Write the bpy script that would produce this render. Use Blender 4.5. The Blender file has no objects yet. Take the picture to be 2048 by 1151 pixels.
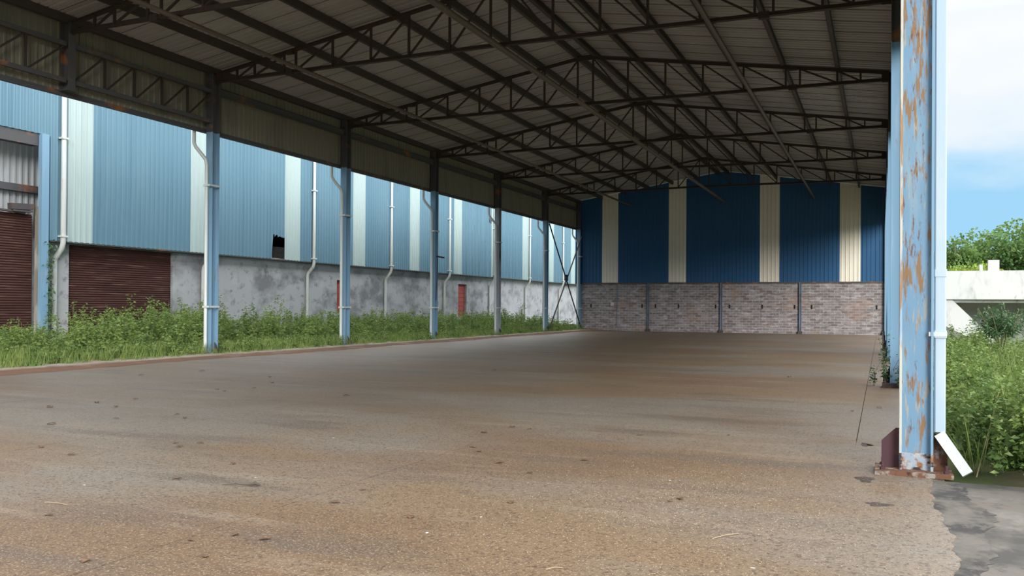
import bpy, math, random
import numpy as np
from mathutils import Vector, Matrix

sc = bpy.context.scene
COL = sc.collection
rnd = random.Random(7)

# ------------------------------------------------------------------ camera
F_PX, YAW, PITCH, ROLL = 1744.53, 0.4008, 0.0056, 0.0065
cam_d = bpy.data.cameras.new('camera')
cam = bpy.data.objects.new('camera', cam_d)
COL.objects.link(cam)
cam_d.sensor_width = 36.0
cam_d.lens = F_PX / 2048 * 36.0
cam_d.shift_y = (603.87 - 575.5) / 2048
cam_d.clip_end = 600
_r = Vector((math.cos(YAW), math.sin(YAW), 0))
_f = Vector((-math.sin(YAW) * math.cos(PITCH), math.cos(YAW) * math.cos(PITCH), math.sin(PITCH)))
_u = _r.cross(_f)
R_ = _r * math.cos(ROLL) + _u * math.sin(ROLL)
U_ = _u * math.cos(ROLL) - _r * math.sin(ROLL)
M = Matrix(((R_.x, U_.x, -_f.x), (R_.y, U_.y, -_f.y), (R_.z, U_.z, -_f.z))).to_4x4()
M.translation = Vector((19.776, 0, 1.6))
cam.matrix_world = M
sc.camera = cam

# ------------------------------------------------------------------ sky and exposure
sc.view_settings.view_transform = 'Standard'
sc.view_settings.look = 'None'
sc.view_settings.exposure = 0.1
sc.view_settings.gamma = 1.0
sc.view_settings.use_curve_mapping = False
W_ = bpy.data.worlds.new('overcast_sky')
sc.world = W_
W_.use_nodes = True
nt = W_.node_tree
nt.nodes.clear()
def wn(t): return nt.nodes.new(t)
tc = wn('ShaderNodeTexCoord'); sep = wn('ShaderNodeSeparateXYZ')
nt.links.new(tc.outputs['Generated'], sep.inputs[0])
cn = wn('ShaderNodeTexNoise'); cn.inputs['Scale'].default_value = 9; cn.inputs['Detail'].default_value = 5
mpw = wn('ShaderNodeMapping'); mpw.inputs['Scale'].default_value = (1, 1, 2.6)
nt.links.new(tc.outputs['Generated'], mpw.inputs[0]); nt.links.new(mpw.outputs[0], cn.inputs['Vector'])
# elevation (z of the view direction) disturbed by cloud noise
ma = wn('ShaderNodeMath'); ma.operation = 'MULTIPLY_ADD'
nt.links.new(cn.outputs['Fac'], ma.inputs[0]); ma.inputs[1].default_value = 0.12
sub = wn('ShaderNodeMath'); sub.operation = 'SUBTRACT'
nt.links.new(sep.outputs['Z'], sub.inputs[0]); sub.inputs[1].default_value = 0.06
nt.links.new(sub.outputs[0], ma.inputs[2])
rp = wn('ShaderNodeValToRGB')
e = rp.color_ramp.elements
e[0].position = 0.0; e[0].color = (0.62, 0.82, 0.95, 1)
e[1].position = 1.0; e[1].color = (1, 1, 1, 1)
for pos, c in [(0.05, (0.36, 0.66, 0.90)), (0.115, (0.34, 0.64, 0.90)), (0.15, (0.52, 0.74, 0.92)), (0.19, (0.78, 0.86, 0.93)), (0.26, (0.90, 0.92, 0.93)), (0.34, (0.80, 0.86, 0.90)), (0.5, (0.95, 0.97, 1.0))]:
    n_ = e.new(pos); n_.color = (*c, 1)
nt.links.new(ma.outputs[0], rp.inputs[0])
# an overcast sky is brighter towards the zenith
st = wn('ShaderNodeMapRange'); st.inputs['From Min'].default_value = 0.29; st.inputs['From Max'].default_value = 0.55
st.inputs['To Min'].default_value = 1.0; st.inputs['To Max'].default_value = 3.7
nt.links.new(sep.outputs['Z'], st.inputs['Value'])
bg = wn('ShaderNodeBackground'); nt.links.new(rp.outputs[0], bg.inputs['Color']); 
# sky dimmed behind the camera, added to darken the upper far wall
bk = wn('ShaderNodeMapRange'); bk.inputs['From Min'].default_value = -0.9; bk.inputs['From Max'].default_value = 0.1
bk.inputs['To Min'].default_value = 0.22; bk.inputs['To Max'].default_value = 1.0
nt.links.new(sep.outputs['Y'], bk.inputs['Value'])
mu = wn('ShaderNodeMath'); mu.operation = 'MULTIPLY'
nt.links.new(st.outputs[0], mu.inputs[0]); nt.links.new(bk.outputs[0], mu.inputs[1])
# sky strengthened on the right, added to brighten the floor inside
rt = wn('ShaderNodeMapRange'); rt.inputs['From Min'].default_value = 0.25; rt.inputs['From Max'].default_value = 0.9
rt.inputs['To Min'].default_value = 1.0; rt.inputs['To Max'].default_value = 1.7
nt.links.new(sep.outputs['X'], rt.inputs['Value'])
mu2 = wn('ShaderNodeMath'); mu2.operation = 'MULTIPLY'
nt.links.new(mu.outputs[0], mu2.inputs[0]); nt.links.new(rt.outputs[0], mu2.inputs[1]); nt.links.new(mu2.outputs[0], bg.inputs['Strength'])
wo = wn('ShaderNodeOutputWorld'); nt.links.new(bg.outputs[0], wo.inputs['Surface'])

# the sun behind thin cloud, low on the right behind the photographer: a broad soft source
sun_d = bpy.data.lights.new('veiled_sun', 'SUN'); sun = bpy.data.objects.new('veiled_sun', sun_d); COL.objects.link(sun)
sun_d.energy = 3.6; sun_d.angle = math.radians(26); sun_d.color = (1.0, 0.97, 0.92)
SUN_EL, SUN_AZ = math.radians(17), math.radians(-56)      # azimuth measured from +X
sv = Vector((math.cos(SUN_EL) * math.cos(SUN_AZ), math.cos(SUN_EL) * math.sin(SUN_AZ), math.sin(SUN_EL)))
sun.rotation_euler = sv.to_track_quat('Z', 'Y').to_euler(); sun.location = (40, -20, 30)

# ------------------------------------------------------------------ materials
def mat(name, base, rough=0.7, layers=(), bump=None, spec=0.4, metallic=0.0, brick=None, translucent=0.0):
    """layers: (colour, scale xyz, noise detail, lo, hi, strength) mixed over base with a noise mask in world space"""
    m = bpy.data.materials.new(name); m.use_nodes = True
    t = m.node_tree; b = t.nodes['Principled BSDF']
    b.inputs['Roughness'].default_value = rough
    b.inputs['Specular IOR Level'].default_value = spec
    b.inputs['Metallic'].default_value = metallic
    g = t.nodes.new('ShaderNodeNewGeometry')
    if brick:
        s = t.nodes.new('ShaderNodeSeparateXYZ'); c = t.nodes.new('ShaderNodeCombineXYZ')
        t.links.new(g.outputs['Position'], s.inputs[0])
        t.links.new(s.outputs['X'], c.inputs[0]); t.links.new(s.outputs['Z'], c.inputs[1])
        bt = t.nodes.new('ShaderNodeTexBrick')
        t.links.new(c.outputs[0], bt.inputs['Vector'])
        bt.inputs['Color1'].default_value = (*base, 1); bt.inputs['Color2'].default_value = (*brick['c2'], 1)
        bt.inputs['Mortar'].default_value = (*brick['mortar'], 1)
        bt.inputs['Scale'].default_value = 1.0
        bt.inputs['Brick Width'].default_value = brick['w']; bt.inputs['Row Height'].default_value = brick['h']
        bt.inputs['Mortar Size'].default_value = brick['m']; bt.inputs['Mortar Smooth'].default_value = 0.3
        cur = bt.outputs['Color']
    else:
        rgb = t.nodes.new('ShaderNodeRGB'); rgb.outputs[0].default_value = (*base, 1)
        cur = rgb.outputs[0]
    def noise(scale, detail, seed=0.0, rgh=0.6):
        mp = t.nodes.new('ShaderNodeMapping'); mp.inputs['Scale'].default_value = scale
        mp.inputs['Location'].default_value = (seed * 3.1, seed * 1.7, seed * 5.3)
        t.links.new(g.outputs['Position'], mp.inputs[0])
        n = t.nodes.new('ShaderNodeTexNoise'); n.inputs['Scale'].default_value = 1; n.inputs['Detail'].default_value = detail
        n.inputs['Roughness'].default_value = rgh
        t.links.new(mp.outputs[0], n.inputs['Vector'])
        return n.outputs['Fac']
    for i, (c, scale, det, lo, hi, strength) in enumerate(layers):
        n = noise(scale, det, i + 1)
        mr = t.nodes.new('ShaderNodeMapRange'); mr.inputs['From Min'].default_value = lo; mr.inputs['From Max'].default_value = hi
        mr.inputs['To Max'].default_value = strength
        t.links.new(n, mr.inputs['Value'])
        mx = t.nodes.new('ShaderNodeMix'); mx.data_type = 'RGBA'
        t.links.new(mr.outputs[0], mx.inputs['Factor']); t.links.new(cur, mx.inputs['A']); mx.inputs['B'].default_value = (*c, 1)
        cur = mx.outputs['Result']
    t.links.new(cur, b.inputs['Base Color'])
    if bump:
        n = noise(bump[0], 4, 9); bp = t.nodes.new('ShaderNodeBump')
        bp.inputs['Strength'].default_value = bump[1]; bp.inputs['Distance'].default_value = bump[2]
        t.links.new(n, bp.inputs['Height']); t.links.new(bp.outputs[0], b.inputs['Normal'])
    if translucent:
        tr = t.nodes.new('ShaderNodeBsdfTranslucent'); ms = t.nodes.new('ShaderNodeMixShader')
        t.links.new(cur, tr.inputs['Color']); ms.inputs[0].default_value = translucent
        t.links.new(b.outputs[0], ms.inputs[1]); t.links.new(tr.outputs[0], ms.inputs[2])
        t.links.new(ms.outputs[0], t.nodes['Material Output'].inputs['Surface'])
    return m

RUST = (0.28, 0.11, 0.035); RUST_D = (0.07, 0.028, 0.018)
MT = {}
MT['floor'] = mat('dusty_concrete', (0.164, 0.110, 0.063), 0.5, [
    ((0.166, 0.150, 0.127), (0.10, 0.22, 1), 6, 0.47, 0.60, 0.85),
    ((0.131, 0.079, 0.044), (0.16, 0.30, 1), 6, 0.50, 0.63, 0.8),
    ((0.087, 0.070, 0.056), (0.35, 1.3, 1), 7, 0.53, 0.68, 0.75),
    ((0.227, 0.179, 0.131), (0.4, 2.4, 1), 7, 0.55, 0.68, 0.6),
    ((0.074, 0.048, 0.033), (34, 34, 34), 4, 0.52, 0.62, 0.85),
    ((0.288, 0.219, 0.149), (60, 60, 60), 3, 0.56, 0.64, 0.85)], bump=((45, 45, 45), 0.3, 0.008), spec=0.45)
MT['kerb'] = mat('mossy_kerb_concrete', (0.33, 0.29, 0.24), 0.9, [((0.16, 0.14, 0.11), (2, 1.5, 3), 5, 0.5, 0.65, 0.7), ((0.3, 0.17, 0.10), (1, .6, 2), 4, 0.5, 0.65, 0.7)], bump=((14, 14, 14), 0.5, 0.02))
MT['dirt'] = mat('red_dirt', (0.17, 0.088, 0.052), 0.95, [((0.13, 0.075, 0.05), (3, 1.5, 3), 5, 0.45, 0.65, 0.8), ((0.25, 0.19, 0.14), (1.5, .8, 2), 4, 0.52, 0.68, 0.7)], bump=((18, 18, 18), 0.6, 0.03))
MT['apron'] = mat('grey_concrete', (0.122, 0.112, 0.097), 0.85, [
    ((0.040, 0.038, 0.036), (0.9, 1.1, 1), 6, 0.47, 0.60, 0.8), ((0.158, 0.086, 0.050), (0.8, 0.9, 1), 4, 0.58, 0.70, 0.8),
    ((0.050, 0.047, 0.043), (9, 7, 9), 5, 0.55, 0.68, 0.7), ((0.194, 0.180, 0.158), (3, 2.2, 3), 4, 0.56, 0.7, 0.6)], bump=((14.400, 14.400, 14.400), 0.4, 0.01))
MT['stain'] = mat('blackened_concrete', (0.036, 0.034, 0.032), 0.85, [((0.128, 0.116, 0.100), (2.6, 2.2, 2), 7, 0.44, 0.6, 0.95), ((0.104, 0.096, 0.084), (14, 9, 9), 5, 0.5, 0.62, 0.8)], bump=((16.000, 16.000, 16.000), .4, .01))
MT['ground'] = mat('weedy_soil', (0.10, 0.085, 0.045), 0.95, [((0.06, 0.10, 0.025), (0.6, 0.6, 0.6), 5, 0.42, 0.58, 0.9)])
MT['brick'] = mat('grey_blockwork', (0.15, 0.125, 0.125), 0.9, [
    ((0.42, 0.40, 0.41), (2.0, 1, 5.5), 6, 0.53, 0.66, 0.8), ((0.12, 0.095, 0.09), (2.2, 1, 5), 5, 0.52, 0.68, 0.6),
    ((0.31, 0.20, 0.15), (0.5, 1, 0.8), 3, 0.55, 0.72, 0.6)],
    brick=dict(c2=(0.26, 0.235, 0.24), mortar=(0.34, 0.33, 0.335), w=0.42, h=0.165, m=0.017), bump=((9, 9, 9), 0.4, 0.02))
MT['deep_blue'] = mat('deep_blue_sheet', (0.016, 0.085, 0.20), 0.5, [((0.02, 0.10, 0.22), (0.5, 1, 0.3), 4, 0.5, 0.7, 0.5)], spec=0.4)
MT['cream'] = mat('cream_sheet', (0.72, 0.68, 0.58), 0.5, [((0.6, 0.57, 0.48), (1, 1, 0.4), 4, 0.5, 0.7, 0.5)], spec=0.4)
MT['pale_blue'] = mat('faded_blue_sheet', (0.126, 0.239, 0.315), 0.36, [((0.151, 0.265, 0.336), (0.6, 0.35, 0.15), 4, 0.45, 0.65, 0.7), ((0.088, 0.185, 0.260), (3, 1.6, 0.12), 4, 0.55, 0.7, 0.5)], spec=0.5)
MT['white_sheet'] = mat('white_sheet', (0.400, 0.504, 0.504), 0.36, [((0.336, 0.416, 0.424), (3, 1.6, 0.15), 4, 0.52, 0.7, 0.5)], spec=0.5)
MT['grey_sheet'] = mat('bare_grey_sheet', (0.350, 0.364, 0.378), 0.5, [((0.210, 0.217, 0.224), (1, 1.2, 0.3), 4, 0.5, 0.7, 0.6)], spec=0.4)
MT['plaster'] = mat('stained_grey_render', (0.360, 0.369, 0.387), 0.92, [
    ((0.117, 0.122, 0.135), (0.8, 0.55, 0.8), 7, 0.46, 0.64, 0.75), ((0.414, 0.423, 0.432), (1.8, 1.2, 0.9), 6, 0.54, 0.68, 0.7),
    ((0.108, 0.113, 0.122), (3, 2.4, 3), 6, 0.56, 0.68, 0.6)], bump=((7.200, 7.200, 7.200), 0.3, 0.02))
MT['maroon'] = mat('rusted_maroon_shutter', (0.065, 0.027, 0.023), 0.75, [
    ((0.20, 0.12, 0.095), (3, 0.7, 14), 5, 0.56, 0.70, 0.7), ((0.04, 0.016, 0.014), (2, 0.6, 3), 5, 0.5, 0.66, 0.7)], spec=0.25)
MT['red_paint'] = mat('faded_red_paint', (0.33, 0.06, 0.05), 0.7, [((0.2, 0.05, 0.04), (4, 3, 2), 4, 0.5, 0.66, 0.7)])
MT['roof'] = mat('dull_roof_sheet', (0.35, 0.338, 0.332), 0.6, [
    ((0.275, 0.262, 0.255), (0.25, 0.55, 0.2), 4, 0.45, 0.62, 0.7), ((0.31, 0.315, 0.295), (0.2, 0.8, 0.2), 3, 0.54, 0.64, 0.6)], spec=0.3)
MT['fascia'] = mat('dull_fascia_sheet', (0.20, 0.19, 0.145), 0.6, [((0.14, 0.135, 0.105), (2, 1.5, 0.3), 4, 0.5, 0.66, 0.7)], spec=0.3)
MT['truss'] = mat('brown_primer_steel', (0.045, 0.034, 0.029), 0.7, [((0.08, 0.04, 0.027), (1.5, 1.5, 1.5), 5, 0.54, 0.7, 0.7)], spec=0.3)
MT['purlin'] = mat('dark_purlin_steel', (0.055, 0.047, 0.045), 0.6, [((0.085, 0.06, 0.05), (.6, .3, .6), 5, 0.52, 0.7, 0.6)], spec=0.3)
MT['tie'] = mat('grey_brown_tube', (0.105, 0.088, 0.072), 0.55, [((0.17, 0.12, 0.09), (1, .4, 1), 4, 0.52, 0.68, 0.7)], spec=0.4)
MT['col_blue'] = mat('pale_blue_paint', (0.176, 0.316, 0.448), 0.5, [((0.336, 0.416, 0.528), (5, 5, 0.5), 5, 0.56, 0.7, 0.5), (RUST, (9, 9, 1.1), 6, 0.63, 0.70, 0.75), ((0.032, 0.040, 0.056), (16, 16, 12), 4, 0.70, 0.74, 0.8)], spec=0.4)
MT['col_near'] = mat('flaking_pale_blue_paint', (0.142, 0.267, 0.396), 0.5, [
    ((0.215, 0.327, 0.413), (6, 6, 1.0), 6, 0.5, 0.68, 0.7),
    ((0.344, 0.310, 0.241), (19, 19, 2.6), 9, 0.565, 0.62, 0.85),
    (RUST, (13, 13, 1.5), 7, 0.60, 0.645, 0.0),
    ((0.23, 0.125, 0.042), (17, 17, 2.4), 10, 0.535, 0.60, 0.92),
    ((0.129, 0.056, 0.026), (30, 30, 6), 8, 0.58, 0.66, 0.85),
    ((0.043, 0.034, 0.043), (22, 22, 14), 4, 0.68, 0.72, 0.9)], bump=((51.600, 51.600, 17.200), 0.25, 0.004), spec=0.4)
MT['col_edge'] = mat('cream_flaked_edge', (0.50, 0.50, 0.44), 0.6, [((0.22, 0.40, 0.58), (9, 9, 1.2), 6, 0.50, 0.60, 0.85), ((0.34, 0.17, 0.06), (14, 14, 1.6), 6, 0.56, 0.62, 0.9)], spec=0.3)
MT['col_rust'] = mat('rusted_flaking_steel', (0.15, 0.075, 0.045), 0.85, [((0.30, 0.28, 0.26), (9, 9, 7), 6, 0.52, 0.60, 0.85), ((0.045, 0.028, 0.03), (12, 12, 9), 6, 0.53, 0.62, 0.9)], bump=((50, 50, 50), 0.5, 0.006), spec=0.2)
MT['foot'] = mat('flaking_stained_foot', (0.30, 0.37, 0.44), 0.8, [((0.45, 0.42, 0.38), (9, 9, 9), 6, 0.5, 0.6, 0.8), (RUST, (10, 10, 8), 6, 0.54, 0.62, 0.9), ((0.03, 0.025, 0.027), (8, 8, 12), 6, 0.48, 0.58, 0.95)], bump=((50, 50, 50), 0.5, 0.006), spec=0.2)
MT['gusset'] = mat('maroon_rusted_plate', (0.075, 0.038, 0.045), 0.8, [((0.14, 0.065, 0.05), (9, 9, 9), 5, 0.5, 0.68, 0.7)], spec=0.25)
MT['col_grey'] = mat('weathered_grey_column', (0.34, 0.36, 0.38), 0.7, [((0.14, 0.13, 0.13), (5, 5, 1), 5, 0.52, 0.66, 0.8), ((0.27, 0.42, 0.66), (4, 4, .6), 4, 0.54, 0.66, 0.7)])
MT['base'] = mat('dark_rusty_base', (0.06, 0.055, 0.06), 0.85, [((0.15, 0.07, 0.04), (7, 7, 7), 5, 0.5, 0.65, 0.8)])
MT['pipe'] = mat('white_pvc', (0.561, 0.612, 0.612), 0.35, [((0.468, 0.493, 0.442), (3, 3, 1.2), 5, 0.54, 0.7, 0.6)], spec=0.5)
MT['pipe_old'] = mat('weathered_white_pvc', (0.561, 0.586, 0.561), 0.5, [((0.306, 0.281, 0.204), (6, 6, 1.0), 5, 0.53, 0.68, 0.7)], spec=0.4)
MT['pipe_near'] = mat('pale_blue_white_pvc', (0.391, 0.510, 0.629), 0.35, [((0.476, 0.561, 0.629), (3, 3, 0.8), 4, 0.5, 0.66, 0.7)], spec=0.5)
MT['white_wall'] = mat('stained_white_concrete', (0.66, 0.68, 0.68), 0.85, [((0.36, 0.38, 0.37), (1.8, 1.8, 0.7), 7, 0.52, 0.66, 0.75), ((0.16, 0.17, 0.16), (5, 5, 1.6), 6, 0.62, 0.74, 0.7)])
MT['leaf'] = mat('weed_leaf', (0.20, 0.29, 0.075), 0.55, [((0.095, 0.17, 0.045), (0.9, 1.1, 1.1), 4, 0.46, 0.6, 0.85), ((0.31, 0.37, 0.13), (7, 7, 7), 3, 0.55, 0.66, 0.8), ((0.06, 0.13, 0.04), (11, 11, 11), 3, 0.56, 0.66, 0.7)], spec=0.35, translucent=0.35)
MT['grass'] = mat('wild_grass', (0.24, 0.32, 0.09), 0.6, [((0.12, 0.22, 0.06), (1.5, 1.5, 1.5), 4, 0.45, 0.6, 0.85), ((0.42, 0.42, 0.2), (4, 4, 4), 3, 0.56, 0.68, 0.8)], spec=0.3, translucent=0.35)
MT['dark_leaf'] = mat('bush_leaf', (0.075, 0.155, 0.065), 0.5, [((0.15, 0.25, 0.12), (5, 5, 5), 4, 0.5, 0.62, 0.8)], spec=0.4, translucent=0.3)
MT['tree_leaf'] = mat('tree_leaf', (0.14, 0.24, 0.07), 0.6, [((0.07, 0.15, 0.045), (0.5, 0.5, 0.5), 4, 0.45, 0.6, 0.85), ((0.24, 0.33, 0.10), (1.3, 1.3, 1.3), 4, 0.54, 0.66, 0.8)], spec=0.3, translucent=0.3)
MT['lime_leaf'] = mat('lime_leaf', (0.30, 0.40, 0.07), 0.6, [((0.16, 0.26, 0.05), (1, 1, 1), 4, 0.45, 0.62, 0.8)], spec=0.3, translucent=0.35)
MT['stem'] = mat('weed_stem', (0.20, 0.20, 0.10), 0.8)
MT['bark'] = mat('tree_bark', (0.22, 0.19, 0.15), 0.9, [((0.4, 0.38, 0.34), (4, 4, 1), 4, 0.5, 0.65, 0.7)])
MT['dead'] = mat('dry_brown_leaf', (0.10, 0.055, 0.032), 0.8, [((0.19, 0.10, 0.05), (30, 30, 30), 3, 0.5, 0.65, 0.7)])
MT['twig'] = mat('dark_twig', (0.075, 0.06, 0.045), 0.85)
MT['straw'] = mat('dry_straw', (0.36, 0.28, 0.17), 0.8)
MT['chip'] = mat('white_scrap', (0.5, 0.48, 0.45), 0.7)
MT['grit'] = mat('brown_grit', (0.20, 0.13, 0.085), 0.9, [((0.45, 0.34, 0.23), (30, 30, 30), 2, 0.45, 0.6, 0.9), ((0.05, 0.04, 0.035), (43, 43, 43), 2, 0.54, 0.62, 0.9)])
MT['black_dirt'] = mat('black_grit', (0.045, 0.038, 0.034), 0.95, [((0.12, 0.08, 0.05), (40, 40, 40), 3, 0.5, 0.62, 0.8)])
MT['dark'] = mat('dark_hole', (0.012, 0.012, 0.014), 0.9)
MT['interior'] = mat('dim_interior', (0.10, 0.095, 0.10), 0.9)
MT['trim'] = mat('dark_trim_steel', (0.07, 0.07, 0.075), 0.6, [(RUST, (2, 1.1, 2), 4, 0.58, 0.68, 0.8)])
MT['frame_steel'] = mat('dull_blue_grey_steel', (0.13, 0.18, 0.24), 0.6, [((0.08, 0.07, 0.07), (3, 3, 2), 4, 0.5, 0.66, 0.7)])

# ------------------------------------------------------------------ mesh helpers
class MB:
    def __init__(s): s.v = []; s.f = []
    def add(s, vs, fs):
        o = len(s.v); s.v += [tuple(v) for v in vs]; s.f += [tuple(i + o for i in f) for f in fs]; return s
    def box(s, x0, x1, y0, y1, z0, z1):
        return s.add([(x0, y0, z0), (x1, y0, z0), (x1, y1, z0), (x0, y1, z0), (x0, y0, z1), (x1, y0, z1), (x1, y1, z1), (x0, y1, z1)],
                     [(0, 3, 2, 1), (4, 5, 6, 7), (0, 1, 5, 4), (1, 2, 6, 5), (2, 3, 7, 6), (3, 0, 4, 7)])
    def bar(s, a, b, w, h, up=(0, 0, 1)):
        a = Vector(a); b = Vector(b); d = (b - a).normalized(); up = Vector(up)
        if abs(d.dot(up)) > 0.98: up = Vector((0, 1, 0))
        x = d.cross(up).normalized(); y = x.cross(d)
        c = [(-1, -1), (1, -1), (1, 1), (-1, 1)]
        vs = [p + x * (i * w / 2) + y * (j * h / 2) for p in (a, b) for i, j in c]
        return s.add(vs, [(3, 2, 1, 0), (4, 5, 6, 7), (0, 1, 5, 4), (1, 2, 6, 5), (2, 3, 7, 6), (3, 0, 4, 7)])
    def sweep(s, pts, radii, n=10, cap=True):
        pts = [Vector(p) for p in pts]
        if not hasattr(radii, '__len__'): radii = [radii] * len(pts)
        vs = []; ref = None
        for i, p in enumerate(pts):
            d = (pts[min(i + 1, len(pts) - 1)] - pts[max(i - 1, 0)]).normalized()
            if ref is None:
                ref = Vector((0, 0, 1)) if abs(d.z) < 0.9 else Vector((0, 1, 0))
            x = d.cross(ref).normalized(); y = x.cross(d); ref = y
            k = 1.0
            if 0 < i < len(pts) - 1:
                c = (pts[i] - pts[i - 1]).normalized().dot(d); k = 1 / max(c, 0.6)
            for j in range(n):
                t = 2 * math.pi * j / n
                vs.append(p + (x * math.cos(t) + y * math.sin(t)) * radii[i] * (k if k < 1.3 else 1.3))
        fs = [(i * n + j, i * n + (j + 1) % n, (i + 1) * n + (j + 1) % n, (i + 1) * n + j) for i in range(len(pts) - 1) for j in range(n)]
        if cap:
            o = len(vs); e_ = (len(pts) - 1) * n
            vs += vs[:n] + vs[e_:e_ + n]
            fs += [tuple(o + j for j in range(n - 1, -1, -1)), tuple(o + n + j for j in range(n))]
        return s.add(vs, fs)
    def prism(s, poly, axis, a, b):
        """poly: 2D points in the plane normal to axis; extruded from a to b"""
        def P(p, t): return {0: (t, p[0], p[1]), 1: (p[0], t, p[1]), 2: (p[0], p[1], t)}[axis]
        n = len(poly)
        return s.add([P(p, a) for p in poly] + [P(p, b) for p in poly],
                     [tuple(range(n)), tuple(range(2 * n - 1, n - 1, -1))] + [(i, i + n, (i + 1) % n + n, (i + 1) % n) for i in range(n)])
    def isec(s, x, y, z0, z1, dx, wy, t=0.016):
        """I-section: flanges face +-X, web in the XZ plane"""
        s.box(x - dx / 2, x - dx / 2 + t, y - wy / 2, y + wy / 2, z0, z1)
        s.box(x + dx / 2 - t, x + dx / 2, y - wy / 2, y + wy / 2, z0, z1)
        return s.box(x - dx / 2 + t, x + dx / 2 - t, y - 0.007, y + 0.007, z0, z1)
    def isec_y(s, x, y, z0, z1, wx, dy, t=0.016):
        """I-section: flanges face +-Y, web in the YZ plane"""
        s.box(x - wx / 2, x + wx / 2, y - dy / 2, y - dy / 2 + t, z0, z1)
        s.box(x - wx / 2, x + wx / 2, y + dy / 2 - t, y + dy / 2, z0, z1)
        return s.box(x - .007, x + .007, y - dy / 2 + t, y + dy / 2 - t, z0, z1)
    def ribbed(s, axis, u0, u1, off, zb, zt, period=0.25, depth=0.052, sign=1, th=0.004, horizontal=False):
        """trapezoidal sheet standing in the plane axis=off; runs along u; ribs stick out by sign*depth.
        zb, zt may be functions of u. horizontal: ribs run along u instead (roller shutter)."""
        fb = zb if callable(zb) else (lambda u: zb); ft = zt if callable(zt) else (lambda u: zt)
        prof = []
        a, b = (u0, u1)
        k = math.floor(a / period)
        xs = [(0.0, 0), (0.60, 0), (0.65, 1), (0.87, 1), (0.92, 0)]
        pts = [(a, 0)]
        while k * period < b:
            for fr, d in xs:
                u = (k + fr) * period
                if a + 1e-4 < u < b - 1e-4: pts.append((u, d))
            k += 1
        pts.append((b, 0))
        n = len(pts)
        def P(u, d, z, back):
            o = off + sign * (d * depth - (th if back else 0))
            return (o, u, z) if axis == 0 else (u, o, z)
        vs = []
        for back in (0, 1):
            for u, d in pts: vs.append(P(u, d, fb(u), back)); vs.append(P(u, d, ft(u), back))
        fs = []
        for i in range(n - 1):
            q = (2 * i, 2 * i + 2, 2 * i + 3, 2 * i + 1); fs.append(q)
            fs.append(tuple(2 * n + t for t in reversed(q)))
            fs.append((2 * i, 2 * n + 2 * i, 2 * n + 2 * i + 2, 2 * i + 2))
            fs.append((2 * i + 1, 2 * i + 3, 2 * n + 2 * i + 3, 2 * n + 2 * i + 1))
        fs.append((0, 1, 2 * n + 1, 2 * n)); j = 2 * n - 2
        fs.append((j, 2 * n + j, 2 * n + j + 1, j + 1))
        return s.add(vs, fs)
    def build(s, name, m, parent=None, origin=None, smooth=False):
        o0 = Vector(origin) if origin else (world_loc(parent) if parent else Vector((0, 0, 0)))
        me = bpy.data.meshes.new(name)
        me.from_pydata([tuple(Vector(v) - o0) for v in s.v], [], s.f)
        me.materials.append(m); me.update()
        if smooth:
            me.polygons.foreach_set('use_smooth', [True] * len(me.polygons))
        o = bpy.data.objects.new(name, me); COL.objects.link(o)
        if parent: o.parent = parent
        if origin: o.location = o0 - (world_loc(parent) if parent else Vector((0, 0, 0)))
        return o

def world_loc(o):
    v = Vector((0, 0, 0))
    while o: v = v + o.location; o = o.parent
    return v
def empty(name, loc=(0, 0, 0), parent=None):
    o = bpy.data.objects.new(name, None); COL.objects.link(o); o.location = loc; o.empty_display_size = 0.2
    if parent: o.parent = parent
    return o
def tag(o, label=None, cat=None, group=None, kind=None):
    if label: o['label'] = label
    if cat: o['category'] = cat
    if group: o['group'] = group
    if kind: o['kind'] = kind
    return o
def dup(root, loc, label=None):
    def cp(o, parent):
        c = o.copy(); COL.objects.link(c)
        if parent: c.parent = parent
        for ch in list(o.children): cp(ch, c)
        return c
    r = cp(root, None); r.location = loc
    if label: r['label'] = label
    return r
ORD = ['first', 'second', 'third', 'fourth', 'fifth', 'sixth', 'seventh', 'eighth', 'ninth', 'tenth']

# ------------------------------------------------------------------ layout
W = 20.09                      # shed width
RIDGE = W / 2
TR_Y = [9.43, 16.56, 21.99, 29.53, 37.06, 44.59, 52.12]
YW = 59.0                      # far wall
SL = 0.155
def roof_z(x): return 9.20 + SL * (RIDGE - abs(x - RIDGE))
NX, PX = -6.5, -6.85           # neighbour: cladding plane, recessed rendered base

# ------------------------------------------------------------------ setting: ground, floor, kerb
MB().add([(-120, -60, -0.06), (160, -60, -0.06), (160, 260, -0.06), (-120, 260, -0.06)], [(0, 1, 2, 3)]).build('ground', MT['ground'])['kind'] = 'structure'
fl = empty('floor'); fl['kind'] = 'structure'
cuts_x = [0.75, 2.36, 6.70, 11.05, 15.38, 19.50]
ys = [-14, -6, 0.2, 11.43, 20.2, 29.2, 38.2, 47.2, YW]
g = 0.005
for i in range(len(cuts_x) - 1):
    for j in range(len(ys) - 1):
        b = MB().box(cuts_x[i] + g, cuts_x[i + 1] - (g if i < 4 or ys[j] > 11 else 0), ys[j] + (g if j else 0), ys[j + 1] - g, -0.3, 0.0)
        b.build('floor_slab', MT['floor'], fl)
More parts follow.
